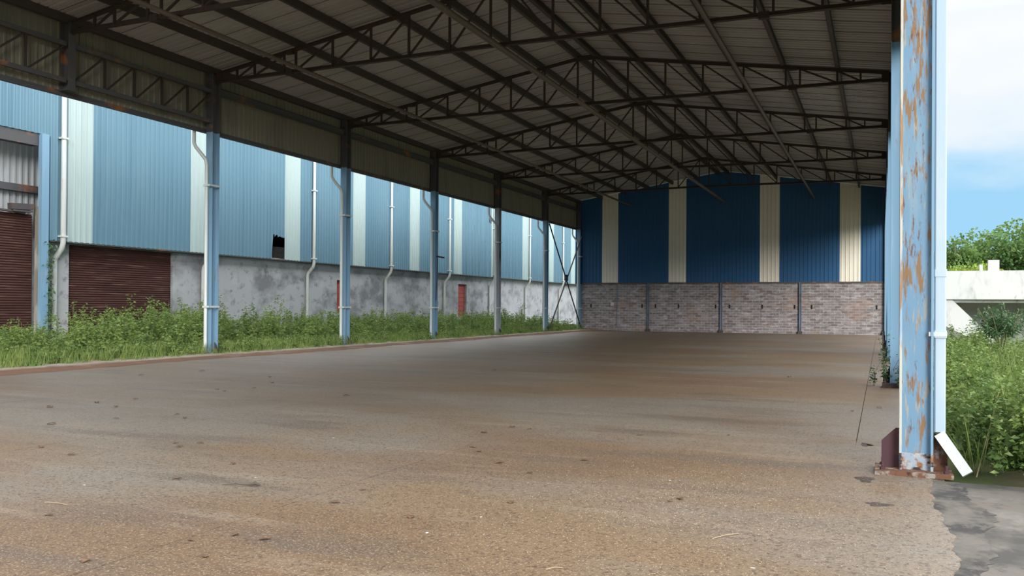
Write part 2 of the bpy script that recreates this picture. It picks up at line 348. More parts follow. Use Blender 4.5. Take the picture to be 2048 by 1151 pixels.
# right strip with a ragged dusty edge over the apron
eb = MB(); ye = np.concatenate([np.linspace(-14, 3, 18), np.arange(3.05, 9.5, .05), np.linspace(9.6, YW, 50)]); n = len(ye)
r2 = random.Random(3)
ex = [20.21 + (r2.uniform(-.012, .012) + 0.03 * math.sin(y * 2.1) + .014 * math.sin(y * 9.3) + .008 * math.sin(y * 23) if y < 9.2 else 0.12) for y in ye]
vs = []
for y, x in zip(ye, ex): vs += [(19.5 + (g if y > 11.4 else 0), y, 0), (x, y, 0), (x + 0.01, y, -0.06), (19.5 + g, y, -0.3)]
fs = [(4 * i + k, 4 * i + 4 + k, 4 * i + 5 + k, 4 * i + 1 + k) for i in range(n - 1) for k in range(3)]
eb.add(vs, [tuple(reversed(q)) for q in fs]).build('floor_edge_strip', MT['floor'], fl)
MB().box(0.75, 20.2, -14, YW, -0.31, -0.014).build('joint_bed', MT['dark'], fl)
MB().box(20.0, 40, -14, 9.15, -0.3, -0.012).build('floor_apron', MT['apron'])['kind'] = 'structure'
sb = MB(); ya = np.arange(-4, 9.15, .06); r4 = random.Random(8); vs = []
for y in ya:
    w = .18 + .10 * math.sin(y * 1.7 + 1) + .05 * math.sin(y * 5.1) + r4.uniform(-.03, .03)
    vs += [(20.1, y, -.009), (20.28 + w, y, -.009)]
sb.add(vs, [(2 * i, 2 * i + 1, 2 * i + 3, 2 * i + 2) for i in range(len(ya) - 1)])
ss = tag(sb.build('black_stain', MT['stain']), 'blackened damp stain on the apron along the dusty floor edge', 'stain', kind='stuff')
# kerb (broken, uneven) and the red dirt washed against it
kb = MB(); r3 = random.Random(5)
y = 6.0
while y < YW - 0.5:
    L = r3.uniform(1.4, 2.6); y1 = min(y + L, YW)
    dx = r3.uniform(-.03, .03)
    kb.add([(-0.35, y, -0.2), (0.98 + dx, y, -0.2), (0.98 + dx, y1 - .01, -0.2), (-0.35, y1 - .01, -0.2),
            (-0.35, y, 0.07), (0.93 + dx, y, 0.06 + r3.uniform(0, .025)), (0.93 + dx, y1 - .01, 0.06 + r3.uniform(0, .025)), (-0.35, y1 - .01, 0.07)],
           [(0, 3, 2, 1), (4, 5, 6, 7), (0, 1, 5, 4), (1, 2, 6, 5), (2, 3, 7, 6), (3, 0, 4, 7)])
    y = y1
kb.build('trim_kerb', MT['kerb'])['kind'] = 'structure'
db = MB(); n = 160; yy = np.linspace(8, YW - 0.02, n); vs = []
for y in yy:
    w = 0.45 + 0.35 * (0.5 + 0.5 * math.sin(y * .55)) + r3.uniform(-.1, .1) + (1.6 * max(0, (y - 54) / 5) if y > 54 else 0)
    vs += [(0.9, y, 0.05), (0.9 + w * .45, y, 0.028), (0.95 + w, y, 0.002)]
db.add(vs, [(3 * i + k, 3 * i + k + 1, 3 * i + 4 + k, 3 * i + 3 + k) for i in range(n - 1) for k in range(2)])
tag(db.build('red_dirt', MT['dirt'], smooth=True), 'strip of red-brown dirt washed along the left kerb', 'dirt', kind='stuff')

# ------------------------------------------------------------------ setting: far wall
wb = empty('wall_back', (0, YW, 0)); wb['kind'] = 'structure'
MB().box(-0.1, 20.3, YW, YW + 0.23, 0, 3.33).build('brickwork', MT['brick'], wb)
cuts = [-0.32, 1.65, 2.81, 6.37, 7.57, 12.40, 13.66, 17.32, 18.55, 20.4]
for i in range(9):
    MB().ribbed(1, cuts[i], cuts[i + 1], YW - 0.02, 3.33, lambda u: roof_z(u) - 0.03, sign=-1, depth=0.03).build(
        'cream_sheet' if i % 2 else 'blue_sheet', MT['cream' if i % 2 else 'deep_blue'], wb)
MB().box(-0.3, 20.4, YW - 0.07, YW - 0.02, 3.26, 3.35).build('drip_flashing', MT['trim'], wb)
for x in (4.98, 9.93, 14.95):
    p = MB().isec(x, YW - 0.09, 0.0, 3.3, 0.14, 0.12, 0.012).build('wall_post', MT['frame_steel'], wb)
    MB().box(x - .13, x + .13, YW - .2, YW - .005, 0, .17).build('post_base', MT['base'], wb)
MB().box(2.72, 2.76, YW - 0.03, YW, 0.2, 3.2).build('conduit', MT['frame_steel'], wb)
nb = MB()
for x in (0.85, 4.54, 5.48, 7.07, 9.56, 10.47, 12.57, 14.6, 15.64, 19.49):
    nb.box(x - .05, x + .05, YW - 0.012, YW + .01, 1.60, 1.86)
nb.build('wall_slots', MT['dark'], wb)
tag(MB().box(2.30, 2.52, YW - 0.03, YW - 0.001, 1.74, 1.98).build('paper_notice', MT['chip'], origin=(2.41, YW - .002, 1.74)),
    'small blank white square notice on the far brick wall', 'notice')

# ------------------------------------------------------------------ setting: roof
ce = empty('ceiling'); ce['kind'] = 'structure'
def roof_slope(x0, x1):
    prof = []; p = 0.25; y0, y1 = 8.7, YW + 0.25
    k = 0
    while y0 + k * p < y1:
        for fr, d in ((0, 0), (.60, 0), (.70, 1), (.92, 1)):
            prof.append((y0 + (k + fr) * p, d * 0.03))
        k += 1
    b = MB(); n = len(prof); xs = (x0, x1)
    vs = [(x, y, roof_z(x) + d + t) for t in (0, 0.006) for x in xs for y, d in prof]
    fs = []
    for t in (0, 1):
        o = t * 2 * n
        for i in range(n - 1):
            q = (o + i, o + i + 1, o + n + i + 1, o + n + i); fs.append(q if t else tuple(reversed(q)))
    b.add(vs, fs); return b
roof_slope(-0.45, RIDGE - 0.02).build('roof_sheet', MT['roof'], ce)
roof_slope(RIDGE + 0.02, W + 0.45).build('roof_sheet', MT['roof'], ce)
MB().prism([(RIDGE - .35, roof_z(RIDGE - .35) + .04), (RIDGE, roof_z(RIDGE) + .05), (RIDGE + .35, roof_z(RIDGE - .35) + .04), (RIDGE, roof_z(RIDGE) + .065)], 1, 8.7, YW + .25).build('ridge_cap', MT['roof'], ce)
lap = MB()
for s in (0, 1):
    for xl in (4.2, 8.1):
        pass
lap_y = 9.2
while lap_y < YW:
    for s in (-1, 1):
        a, c = RIDGE + s * 0.05, RIDGE + s * (RIDGE + 0.4)
        lap.bar((a, lap_y, roof_z(a) - 0.006), (c, lap_y, roof_z(c) - 0.006), 0.016, 0.006)
    lap_y += 1.0
lap.build('sheet_laps', MT['purlin'], ce)

# ------------------------------------------------------------------ setting: eave fascias
bays = list(zip(TR_Y, TR_Y[1:] + [YW]))
for side, X, sgn in (('left', -0.22, 1), ('right', W + 0.42, -1)):
    wl = empty('wall_' + side, (X, 0, 7.13)); wl['kind'] = 'structure'
    for a, b in bays:
        MB().ribbed(0, a, b, X, 7.13, 9.14, sign=sgn, period=0.22, depth=0.028).build('fascia_sheet', MT['fascia'], wl)
    f_ = MB()
    f_.box(X - .03, X + .07, 8.8, YW, 7.10, 7.16); f_.box(X + .0, X + .05, 8.8, YW, 7.16, 7.24)
    f_.build('bottom_angle', MT['trim'], wl)
    MB().box(X - .28, X - .03, 8.8, YW, 9.0, 9.16).build('gutter', MT['trim'], wl) if side == 'left' else None

# ------------------------------------------------------------------ columns
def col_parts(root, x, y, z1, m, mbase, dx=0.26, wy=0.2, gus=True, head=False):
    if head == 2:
        MB().isec(x, y, 0.09, 7.12, dx, wy).build('shaft', m, root); tag(MB().isec(x, y, 7.12, z1, dx, wy).build('column_head', MT['trim'], root), 'column top coloured dark for shade under the eave')  # right columns: dark head colour stands in for shade from the roof
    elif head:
        MB().isec_y(x, y, 0.09, 7.12, dx, wy).build('shaft', m, root); tag(MB().isec_y(x, y, 7.12, z1, dx, wy).build('column_head', MT['trim'], root), 'column top coloured dark for shade under the eave')  # left columns: upper length in a darker colour
    else:
        MB().isec(x, y, 0.09, z1, dx, wy).build('shaft', m, root)
    MB().box(x - .28, x + .28, y - .2, y + .2, 0.0, 0.09).build('base_plate', mbase, root)
    if gus:
        for sg in (-1, 1):
            a = x + sg * dx / 2
            MB().prism([(a, .09), (a + sg * .13, .09), (a + sg * .13, .22), (a, .42)], 1, y - .012, y + .012).build('gusset_plate', mbase, root)
left_lab = {9.43: None}
L_desc = ['pale blue steel column nearest the camera on the left side of shed, beyond the lattice girder end',
          'short dark steel post hanging at upper left between two lattice girders',
          'light blue steel column where the lattice girder meets the plain eave panels',
          'light blue left-hand steel column beside the first red wall opening',
          'light blue left-hand steel column with a short bracket arm on its right side',
          'weathered grey left-hand steel column with a dirty swollen foot',
          'light blue left-hand steel column carrying the top of the cross bracing',
          'pale blue corner steel column where left side meets far brick wall']
LCY = TR_Y + [58.85]
for i, y in enumerate(LCY):
    if i == 0: continue
    r = tag(empty('steel_column', (0, y, 0.0)), L_desc[i], 'column', 'steel columns along the left side')
    z0 = 0.0
    if i == 1:   # no foot: this one hangs between the two lattice girders
        r.location.z = 7.2
        MB().isec(0.0, y, 7.22, 9.0, .30, .22).build('shaft', MT['trim'], r)
        MB().box(-.2, .2, y - .16, y + .16, 7.2, 7.22).build('foot_plate', MT['trim'], r)
        continue
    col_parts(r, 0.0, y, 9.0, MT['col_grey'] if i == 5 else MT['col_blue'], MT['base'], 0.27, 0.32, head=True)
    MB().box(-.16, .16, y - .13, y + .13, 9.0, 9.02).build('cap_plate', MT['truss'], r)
    if i == 4:
        MB().bar((.15, y, 4.0), (.15, y + .75, 3.98), .05, .07).build('bracket_arm', MT['base'], r)
        MB().sweep([(.17, y - .1, 1.9), (.19, y - .05, 2.9), (.18, y + .02, 3.9)], .02, 6).build('loose_strap', MT['base'], r)
R_desc = ['large rust-streaked pale blue steel column at the right edge, nearest the camera',
          'pale blue steel column just behind the rusty front column on the right']
RCY = [9.43, 19.63, 29.53, 37.06, 44.59, 52.12, 58.85]
# the near column
x, y = 20.09, 9.45
r = tag(empty('steel_column', (x, y, 0)), R_desc[0], 'column', 'steel columns along the right side')
b = MB(); t = .022; dx, wy = .30, .22
b.box(x - dx / 2 + t, x + dx / 2 - t, y - .05, y - .035, .20, 9.0)
b.build('web', MT['col_near'], r)
tag(MB().box(x - dx / 2, x - dx / 2 + t, y - wy / 2, y + wy / 2, .20, 9.0).build('flange', MT['col_edge'], r), 'cream-edged left flange')
MB().box(x + dx / 2 - t, x + dx / 2, y - wy / 2, y + wy / 2, .20, 9.0).build('flange', MT['col_blue'], r)
b = MB()
b.box(x - dx / 2 - .001, x - dx / 2 + t, y - wy / 2 - .001, y + wy / 2, .04, .20)
b.box(x + dx / 2 - t, x + dx / 2 + .001, y - wy / 2 - .001, y + wy / 2, .04, .20)
b.box(x - dx / 2 + t, x + dx / 2 - t, y - .055, y - .034, .04, .20)
tag(b.build('shaft_foot', MT['foot'], r), 'rusted flaking foot of the column')
a = x - dx / 2
tag(MB().prism([(a, .04), (a - .16, .04), (a - .16, .30), (a - .03, .43), (a, .43)], 1, y - .01, y + .01).build('gusset_plate', MT['gusset'], r), 'dark maroon chamfered gusset plate')
a = x + dx / 2
tag(MB().prism([(a, .04), (a + .13, .04), (a + .13, .28), (a + .02, .40), (a, .40)], 1, y - .012, y + .008).build('gusset_plate', MT['col_rust'], r), 'rusty blue gusset plate')
bp_ = MB().box(x - .37, x + .32, y - .26, y + .2, 0, .04).build('base_plate', MT['col_rust'], r)
for bx, by in ((x - .30, y - .18), (x + .26, y - .18), (x - .30, y + .12), (x + .26, y + .12)):
    q = MB(); q.sweep([(bx, by, .04), (bx, by, .115)], .012, 8); q.sweep([(bx, by, .04), (bx, by, .065)], .026, 6); q.build('anchor_bolt', MT['gusset'], bp_)
for i, yc in enumerate(RCY[1:]):
    lab = R_desc[1] if i == 0 else 'pale blue steel column on the right side of shed, %s behind the rusty front column' % ORD[i + 0]
    r = tag(empty('steel_column', (W - .02, yc, 0)), lab, 'column', 'steel columns along the right side')
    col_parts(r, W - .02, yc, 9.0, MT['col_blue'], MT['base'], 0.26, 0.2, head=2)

# ------------------------------------------------------------------ trusses
def bot_z(x): return 8.75 + 0.008 * (RIDGE - abs(x - RIDGE))
def top_z(x): return 8.93 + SL * (RIDGE - abs(x - RIDGE))
VX = [.95, 1.64, 2.77, 3.21, 4.55, 5.89, 7.17, 8.49, 9.76]
NO_D = {2, }
def truss(y):
    t = empty('roof_truss', (0, y, 8.7))
    def chord(a, b): 
        m_ = MB(); m_.bar(a, b, .13, .018); 
        lo = Vector((0, 0, .05)); m_.bar(Vector(a) - lo, Vector(b) - lo, .02, .1); return m_
    def chord_up(a, b):
        m_ = MB(); m_.bar(a, b, .13, .018)
        lo = Vector((0, 0, .05)); m_.bar(Vector(a) + lo, Vector(b) + lo, .02, .1); return m_
    for s in (0, 1):
        fx = (lambda q: q) if s == 0 else (lambda q: W - q)
        chord((fx(.12), y, 8.99 + .02), (fx(RIDGE), y, top_z(RIDGE) + .06)).build('top_chord', MT['truss'], t)
        chord_up((fx(.12), y, 8.72), (fx(RIDGE), y, bot_z(RIDGE) - .03)).build('bottom_chord', MT['truss'], t)
        pr = None
        for i, q in enumerate(VX):
            X = fx(q)
            MB().bar((X, y, bot_z(X) + .0), (X, y, top_z(X) + .02), .06, .06).build('vertical_strut', MT['truss'], t)
            if i + 1 < len(VX) and i != 2:
                X2 = fx(VX[i + 1])
                MB().bar((X, y + .02, bot_z(X) + .04), (X2, y + .02, top_z(X2) - .01), .05, .05).build('diagonal_strut', MT['truss'], t)
        for q in (2.99,):
            X = fx(q)
            MB().box(X - .13, X + .13, y - .06, y + .06, bot_z(X) - .09, bot_z(X) + .08).build('splice_plate', MT['truss'], t)
            MB().box(X - .13, X + .13, y - .06, y + .06, top_z(X) - .07, top_z(X) + .055).build('splice_plate', MT['truss'], t)
        X = fx(.3)
        MB().prism([(fx(.10), 8.68), (fx(.34), 8.69), (fx(.34), 9.02), (fx(.10), 8.98)], 1, y - .012, y + .012).build('end_gusset', MT['truss'], t)
    MB().box(RIDGE - .36, RIDGE + .36, y - .014, y + .014, top_z(RIDGE) - .1, top_z(RIDGE) + .08).build('ridge_gusset', MT['truss'], t)
    return t
T0 = truss(TR_Y[0])
tag(T0, 'brown steel roof truss over the front opening, nearest of all', 'truss', 'roof trusses')
for i, y in enumerate(TR_Y[1:]):
    lab = ['brown roof truss at the top left, starting at the post between two lattice girders',
           'brown roof truss starting where the lattice girder meets the plain eave panels',
           'brown roof truss with its whole right end in view, nearest of those behind',
           'brown roof truss, second behind the one whose apex shows at top centre',
           'brown roof truss, second from the far blue wall',
           'brown roof truss closest to the far blue and cream wall'][i]
    if i == 2: lab = 'nearest brown roof truss whose apex and right end are both in view'
    if i == 3: lab = 'middle brown roof truss, third in front of the far blue wall'
    dup(T0, (0, y, 8.7), lab)

# purlins (C-sections) and ridge purlins
def purlin(x, s):
    z = roof_z(x) - 0.005; y0, y1 = 8.75, YW - 0.03
    p = MB()
    f_ = s * .11
    p.box(x - .006, x + .006, y0, y1, z - .22, z)
    p.box(min(x, x + f_), max(x, x + f_), y0, y1, z - .012 - (.11 * SL), z - .11 * SL - .004)
    p.box(min(x, x + f_), max(x, x + f_), y0, y1, z - .22, z - .212)
    p.box(min(x + f_ * .93, x + f_), max(x + f_ * .93, x + f_), y0, y1, z - .212, z - .18)
    return p.build('purlin', MT['purlin'], origin=(x, y0, z - .22))
pn = ['at the left eave', 'on the left roof slope, first above the eave', 'on the left roof slope, second above the eave', 'on the left roof slope, third above the eave', 'on the left roof slope, fourth above the eave', 'on the left roof slope, next below the ridge pair']
for k in range(6):
    x = 1.667 * k + (0.02 if k else 0.06)
    tag(purlin(x, -1), 'long dark steel purlin ' + pn[k], 'purlin', 'roof purlins')
    tag(purlin(W - x, 1), 'long dark steel purlin ' + pn[k].replace('left', 'right'), 'purlin', 'roof purlins')
tag(purlin(RIDGE - .28, -1), 'long dark ridge purlin on the left side of the ridge gap', 'purlin', 'roof purlins')
tag(purlin(RIDGE + .28, 1), 'long dark ridge purlin on the right side of the ridge gap', 'purlin', 'roof purlins')
# longitudinal tie tubes under the bottom chords
for x, lab in ((3.75, 'grey-brown tie tube running under the trusses on the left'), (10.1, 'thick brown tie tube running under the middle of the trusses'), (15.8, 'grey-brown tie tube running under the trusses on the right')):
    z = bot_z(x) - .03 - .075
    r = tag(empty('tie_tube', (x, 9.3, z)), lab, 'tube', 'tie tubes under the trusses')
    MB().sweep([(x, 9.3, z), (x, YW - .06, z)], .06 if x != 10.1 else .085, 12).build('tube', MT['tie'], r, smooth=True)
    for y in TR_Y:
        MB().box(x - .11, x + .11, y - .09, y + .09, z + .06, z + .1).build('saddle_plate', MT['truss'], r)

# ------------------------------------------------------------------ left eave lattice girders and eave beams
def lattice(y0, y1, label):
    r = tag(empty('lattice_girder', (.02, y0, 7.4)), label, 'girder', 'lattice girders at the left eave')
    X = .03
    MB().box(X - .04, X + .06, y0, y1, 8.36, 8.48).build('top_chord', MT['trim'], r)
    MB().box(X - .04, X + .06, y0, y1, 7.40, 7.52).build('bottom_chord', MT['trim'], r)
    n = max(4, round((y1 - y0) / 1.06))
    st_ = (y1 - y0) / n
    for k in range(n):
        ya = y0 + k * st_
        if k: MB().box(X - .03, X + .03, ya - .03, ya + .03, 7.52, 8.36).build('vertical_strut', MT['truss'], r)
        MB().bar((X, ya + .08, 7.53), (X, ya + st_ - .06, 8.35), .045, .045, up=(1, 0, 0)).build('diagonal_strut', MT['truss'], r)
lattice(9.56, 16.44, 'dark lattice girder under the left eave at the left photo edge')
lattice(16.68, 21.87, 'dark lattice girder under the left eave, beside the plain eave panels')
bd = ['beside the lattice girder', 'second from the lattice girder', 'third from the lattice girder', 'fourth from the lattice girder', 'above the cross bracing at the far end']
for i, (a, b) in enumerate(bays[2:]):
    q = MB(); X = .02
    a1 = a + .13; b1 = b - (.13 if i < 4 else .28)
    q.box(X - .01, X + .0, a1, b1, 8.36, 8.60); q.box(X, X + .08, a1, b1, 8.36, 8.372); q.box(X, X + .08, a1, b1, 8.588, 8.60)
    tag(q.build('eave_beam', MT['trim'], origin=(X, a1, 8.36)), 'dark channel beam under the left eave, bay ' + bd[i], 'beam', 'left eave beams')
for i, (a, b) in enumerate(zip(RCY, RCY[1:])):
    X = W - .02
    q = MB().box(X - .06, X + .06, a + .12, b - .12, 8.3, 8.62)
    tag(q.build('eave_beam', MT['trim'], origin=(X, a, 8.3)), 'dark beam under the right eave, %s from the front' % ORD[i], 'beam', 'right eave beams')
# X bracing in the last bay
r = tag(empty('cross_bracing', (.05, 52.2, 0.2)), 'dark crossed steel braces in the last left bay by the brick wall', 'brace')
MB().bar((.19, 52.26, 6.95), (.19, 58.68, .25), .07, .06, up=(1, 0, 0)).build('brace', MT['base'], r)
MB().bar((.24, 52.26, .25), (.24, 58.68, 6.62), .07, .06, up=(1, 0, 0)).build('brace', MT['base'], r)
MB().box(.16, .28, 55.3, 55.7, 3.4, 3.8).build('crossing_plate', MT['base'], r)

# downpipes beside the left columns
pd = ['beside the column ending the lattice girder', 'beside the column near the first red wall opening', 'beside the column with a bracket arm',
      'beside the weathered grey column', 'beside the column holding the cross bracing', 'at the corner column by the far brick wall']
for i, y in enumerate(LCY[2:]):
    yy_ = y - .27; x = .0
    r = tag(empty('downpipe', (x, yy_, .05)), 'white downpipe with top offset ' + pd[i], 'pipe', 'downpipes at the left columns')
    MB().sweep([(-.36, yy_ - .18, 9.0), (-.36, yy_ - .18, 6.75), (-.30, yy_ - .16, 6.62), (-.02, yy_ - .02, 6.22), (x, yy_, 6.05), (x, yy_, .35), (x + .05, yy_ - .12, .12)], .058, 12).build('pipe', MT['pipe'], r, smooth=True)
    for z in (5.4 if i == 0 else 5.2, 1.55):
        q = MB(); q.box(x - .075, x + .2, yy_ - .075, yy_ - .06, z - .03, z + .03); q.box(x + .185, x + .2, yy_ - .07, yy_ + .41, z - .03, z + .03)
        q.build('clamp', MT['pipe'], r)
# near right downpipe: rectangular, with a kicked-out shoe
r = tag(empty('downpipe', (20.30, 9.42, 0)), 'pale rectangular downpipe with kicked-out foot on the rusty front column', 'pipe')
px, py = 20.298, 9.40
def chamfer(x0, x1, y0, y1, c): return [(x0 + c, y0), (x1 - c, y0), (x1, y0 + c), (x1, y1 - c), (x1 - c, y1), (x0 + c, y1), (x0, y1 - c), (x0, y0 + c)]
MB().prism(chamfer(px - .052, px + .052, py - .04, py + .04, .012), 2, 1.33, 9.1).build('pipe', MT['pipe_near'], r)
MB().prism(chamfer(px - .050, px + .050, py - .038, py + .038, .012), 2, .42, 1.36).build('pipe', MT['pipe_near'], r)
MB().prism(chamfer(px - .058, px + .058, py - .046, py + .046, .012), 2, 1.92, 1.99).build('socket', MT['pipe_near'], r)
MB().prism(chamfer(px - .060, px + .058, py - .048, py + .046, .012), 2, 1.33, 1.40).build('socket', MT['pipe_near'], r)
MB().box(px - .10, px + .06, py - .05, py + .05, 1.345, 1.385).build('clamp', MT['pipe'], r)
q = MB(); q.bar((px + .0, py - .0, .40), (px + .235, py - .12, .05), .10, .085, up=(0, 1, 0)); q.build('shoe', MT['pipe'], r)

# ------------------------------------------------------------------ neighbouring warehouse
nbld = tag(empty('warehouse', (NX, 8, 0)), 'long warehouse with faded blue and white cladding over a grey rendered base, left of shed', 'building')
HT = 9.15
stripes = [22.5, 28.5, 34.72, 40.5, 46.72, 52.62, 58.6, 64.65, 70.55, 76.25, 82.2, 88.2]
def jag(lo, hi, base, cut):
    def f(u):
        return cut + 0.06 * math.sin(u * 31) if lo < u < hi else base
    return f
yb = 21.45
MB().ribbed(0, 8, 20.95, NX + .0, 7.37, HT, sign=1, period=.235).build('blue_cladding', MT['pale_blue'], nbld)
MB().ribbed(0, 20.95, 21.9, NX + .0, 3.78, HT, sign=1, period=.235).build('blue_cladding', MT['pale_blue'], nbld)
prev = 21.9
for k, c in enumerate(stripes):
    a, b = c - .6, c + .6
    if k == 0: a = 21.9
    if a > prev:
        zb = 3.78
        if prev < 33.3 < a: zb = jag(33.27, 34.2, 3.78, 4.88)
        if prev < 57.8 < a: zb = 3.78
        MB().ribbed(0, prev, a, NX, zb, HT, sign=1, period=.235).build('blue_cladding', MT['pale_blue'], nbld)
    MB().ribbed(0, a, b, NX, 3.78, HT, sign=1, period=.235).build('white_cladding', MT['white_sheet'], nbld)
    prev = b
MB().ribbed(0, prev, 96, NX, 3.78, HT, sign=1, period=.235).build('blue_cladding', MT['pale_blue'], nbld)
# patch of torn sheet (dark small hole) high near the weathered column
MB().prism([(57.6, 7.75), (57.95, 7.7), (58.15, 7.95), (58.0, 8.2), (57.7, 8.1)], 0, NX + .03, NX + .038).build('torn_patch', MT['dark'], nbld)
# rendered base wall in pieces around the shutter and the red openings
def plinth(y0, y1, z0=0, z1=3.86):
    MB().box(PX - .25, PX, y0, y1, z0, z1).build('rendered_wall', MT['plaster'], nbld)
plinth(21.15, 22.41); plinth(22.41, 27.35, 3.72, 3.86); plinth(27.35, 39.0); plinth(39.0, 40.26, 0, 1.25); plinth(39.0, 40.26, 2.98); plinth(40.26, 53.4)
plinth(53.4, 54.72, 0, .9); plinth(53.4, 54.72, 3.15); plinth(54.72, 96)
MB().box(PX - .05, NX + .02, 21.2, 96, 3.74, 3.80).build('cladding_sill', MT['trim'], nbld)
for y0, y1, z0, z1 in ((39.0, 40.26, 1.25, 2.98), (53.4, 54.72, .9, 3.15)):
    f_ = MB(); f_.box(PX - .20, PX - .16, y0, y1, z0, z1); w_ = f_.build('window_shutter', MT['red_paint'], nbld)
    q = MB()
    for z in np.arange(z0 + .15, z1 - .05, .3): q.box(PX - .16, PX - .145, y0 + .1, y1 - .1, z, z + .2)
    q.build('shutter_panels', MT['red_paint'], w_)
def roller(y0, y1, z0, z1, X, per=.085):
    n = int((z1 - z0) / per); vs = []; 
    rr = random.Random(int(y0 * 10))
    b = MB()
    prof = []
    for k in range(n):
        z = z0 + k * per
        prof += [(X, z), (X + .025, z + per * .3), (X + .028, z + per * .6), (X, z + per * .92)]
    prof.append((X, z1))
    b.prism(prof + [(X - .03, z1), (X - .03, z0)], 1, y0, y1)
    return b
roller(22.43, 27.33, 0, 3.72, PX - .12).build('roller_shutter', MT['maroon'], nbld)
roller(8.2, 20.84, 0, 4.62, NX - .25).build('roller_shutter', MT['maroon'], nbld)
q = MB(); rr = random.Random(11)
yy_ = 8.3
while yy_ < 20.6:
    L = rr.uniform(.5, 1.3); z = 4.68 + rr.uniform(-.03, .07)
    q.bar((NX - .22 + rr.uniform(-.05, .08), yy_, z), (NX - .2 + rr.uniform(-.05, .08), min(yy_ + L, 20.7), z + rr.uniform(-.1, .1)), .16, rr.uniform(.05, .1))
    yy_ += L * .8
q.bar((NX - .15, 19.95, 4.82), (NX - .12, 20.75, 4.86), .22, .2); q.bar((NX - .12, 20.0, 4.68), (NX - .1, 20.7, 4.70), .2, .06)
q.build('crumpled_shutter_top', MT['base'], nbld)
MB().box(NX - .05, NX + .12, 20.92, 21.20, 0, 7.37).build('door_post', MT['col_blue'], nbld)
MB().box(NX - .12, NX - .02, 20.86, 20.92, 0, 4.9).build('shutter_guide', MT['bark'], nbld)
MB().box(NX - .35, NX - .02, 8, 20.9, 6.95, 7.37).build('door_header', MT['trim'], nbld)
MB().ribbed(0, 8, 21.6, NX - .85, 4.0, 9.0, sign=1, period=.235).build('inner_wall', MT['grey_sheet'], nbld)
MB().box(NX - .80, NX - .62, 8, 21.5, 5.42, 5.66).build('inner_rail', MT['trim'], nbld)
MB().box(NX - 13.4, PX - .25, 21.85, 21.95, 0, HT).build('cross_wall', MT['interior'], nbld)
MB().box(-20, NX - .05, 22, 96, HT - .05, HT).build('roof', MT['roof'], nbld)
MB().box(-20, -19.8, 22, 96, 0, HT).build('rear_wall', MT['interior'], nbld)
q = MB()
MB().box(PX - 1.2, PX - .9, 33.55, 36, 3.0, 4.5).build('inner_pillar', MT['plaster'], nbld)
# downpipes on the neighbouring wall
npd = ['beside the blue doorway post', 'behind the column ending the lattice girder', 'right of the torn hole in cladding', 'between second and third plain bays', 'right of the column with a bracket arm',
       'behind the weathered grey column', 'between the grey column and cross bracing', 'behind the cross bracing']
for i, y in enumerate((21.77, 29.0, 36.3, 43.78, 51.2, 58.4, 65.4, 73.4)):
    x0 = NX + .12; x1 = PX + .09; rd = .085 if i == 0 else .075
    r = tag(empty('downpipe', (x1, y, 0)), 'kinked white downpipe on the blue warehouse ' + npd[i], 'pipe', 'downpipes on the warehouse')
    MB().sweep([(x0, y, 5.9), (x0, y, HT - .1)], rd, 10).build('pipe', MT['pipe'], r, smooth=True)
    MB().sweep([(x0, y, 5.95), (x0, y, 3.72), (x0 - .05, y, 3.55), (x1 + .03, y - .02, 3.2), (x1, y - .02, 3.05), (x1, y - .02, 0)], rd * 1.04, 10).build('lower_pipe', MT['pipe_old'], r, smooth=True)
    for z in (3.95, 7.35):
        MB().box(x0 - .12, x0 + .1, y - .13, y + .13, z - .03, z + .03).build('clamp', MT['pipe'], r)

# ------------------------------------------------------------------ plants
def leaf_cloud(P, D, L, Wd, name, m, parent=None, origin=(0, 0, 0), rng=None, droop=.25):
    """P base points, D unit directions, L lengths, Wd widths -> one folded quad per leaf"""
    rng = rng or np.random.default_rng(1)
    n = len(P)
    ref = rng.normal(size=(n, 3)); S = np.cross(D, ref); S /= np.linalg.norm(S, axis=1)[:, None] + 1e-9
    N = np.cross(S, D)
    mid = P + D * (L * .5)[:, None]
    tip = P + D * L[:, None]; tip[:, 2] -= L * droop
    a = mid + S * (Wd / 2)[:, None] + N * (Wd * .18)[:, None]; b = mid - S * (Wd / 2)[:, None] + N * (Wd * .18)[:, None]
    V = np.stack([P, a, tip, b], 1).reshape(-1, 3) - np.array(origin)
    me = bpy.data.meshes.new(name)
    me.vertices.add(4 * n); me.vertices.foreach_set('co', V.astype(np.float32).ravel())
    me.loops.add(4 * n); me.loops.foreach_set('vertex_index', np.arange(4 * n, dtype=np.int32))
    me.polygons.add(n); me.polygons.foreach_set('loop_start', np.arange(0, 4 * n, 4, dtype=np.int32))
    me.polygons.foreach_set('loop_total', np.full(n, 4, dtype=np.int32))
    me.materials.append(m); me.update(calc_edges=True); me.validate()
    o = bpy.data.objects.new(name, me); COL.objects.link(o)
    if parent: o.parent = parent
    else: o.location = origin
    return o

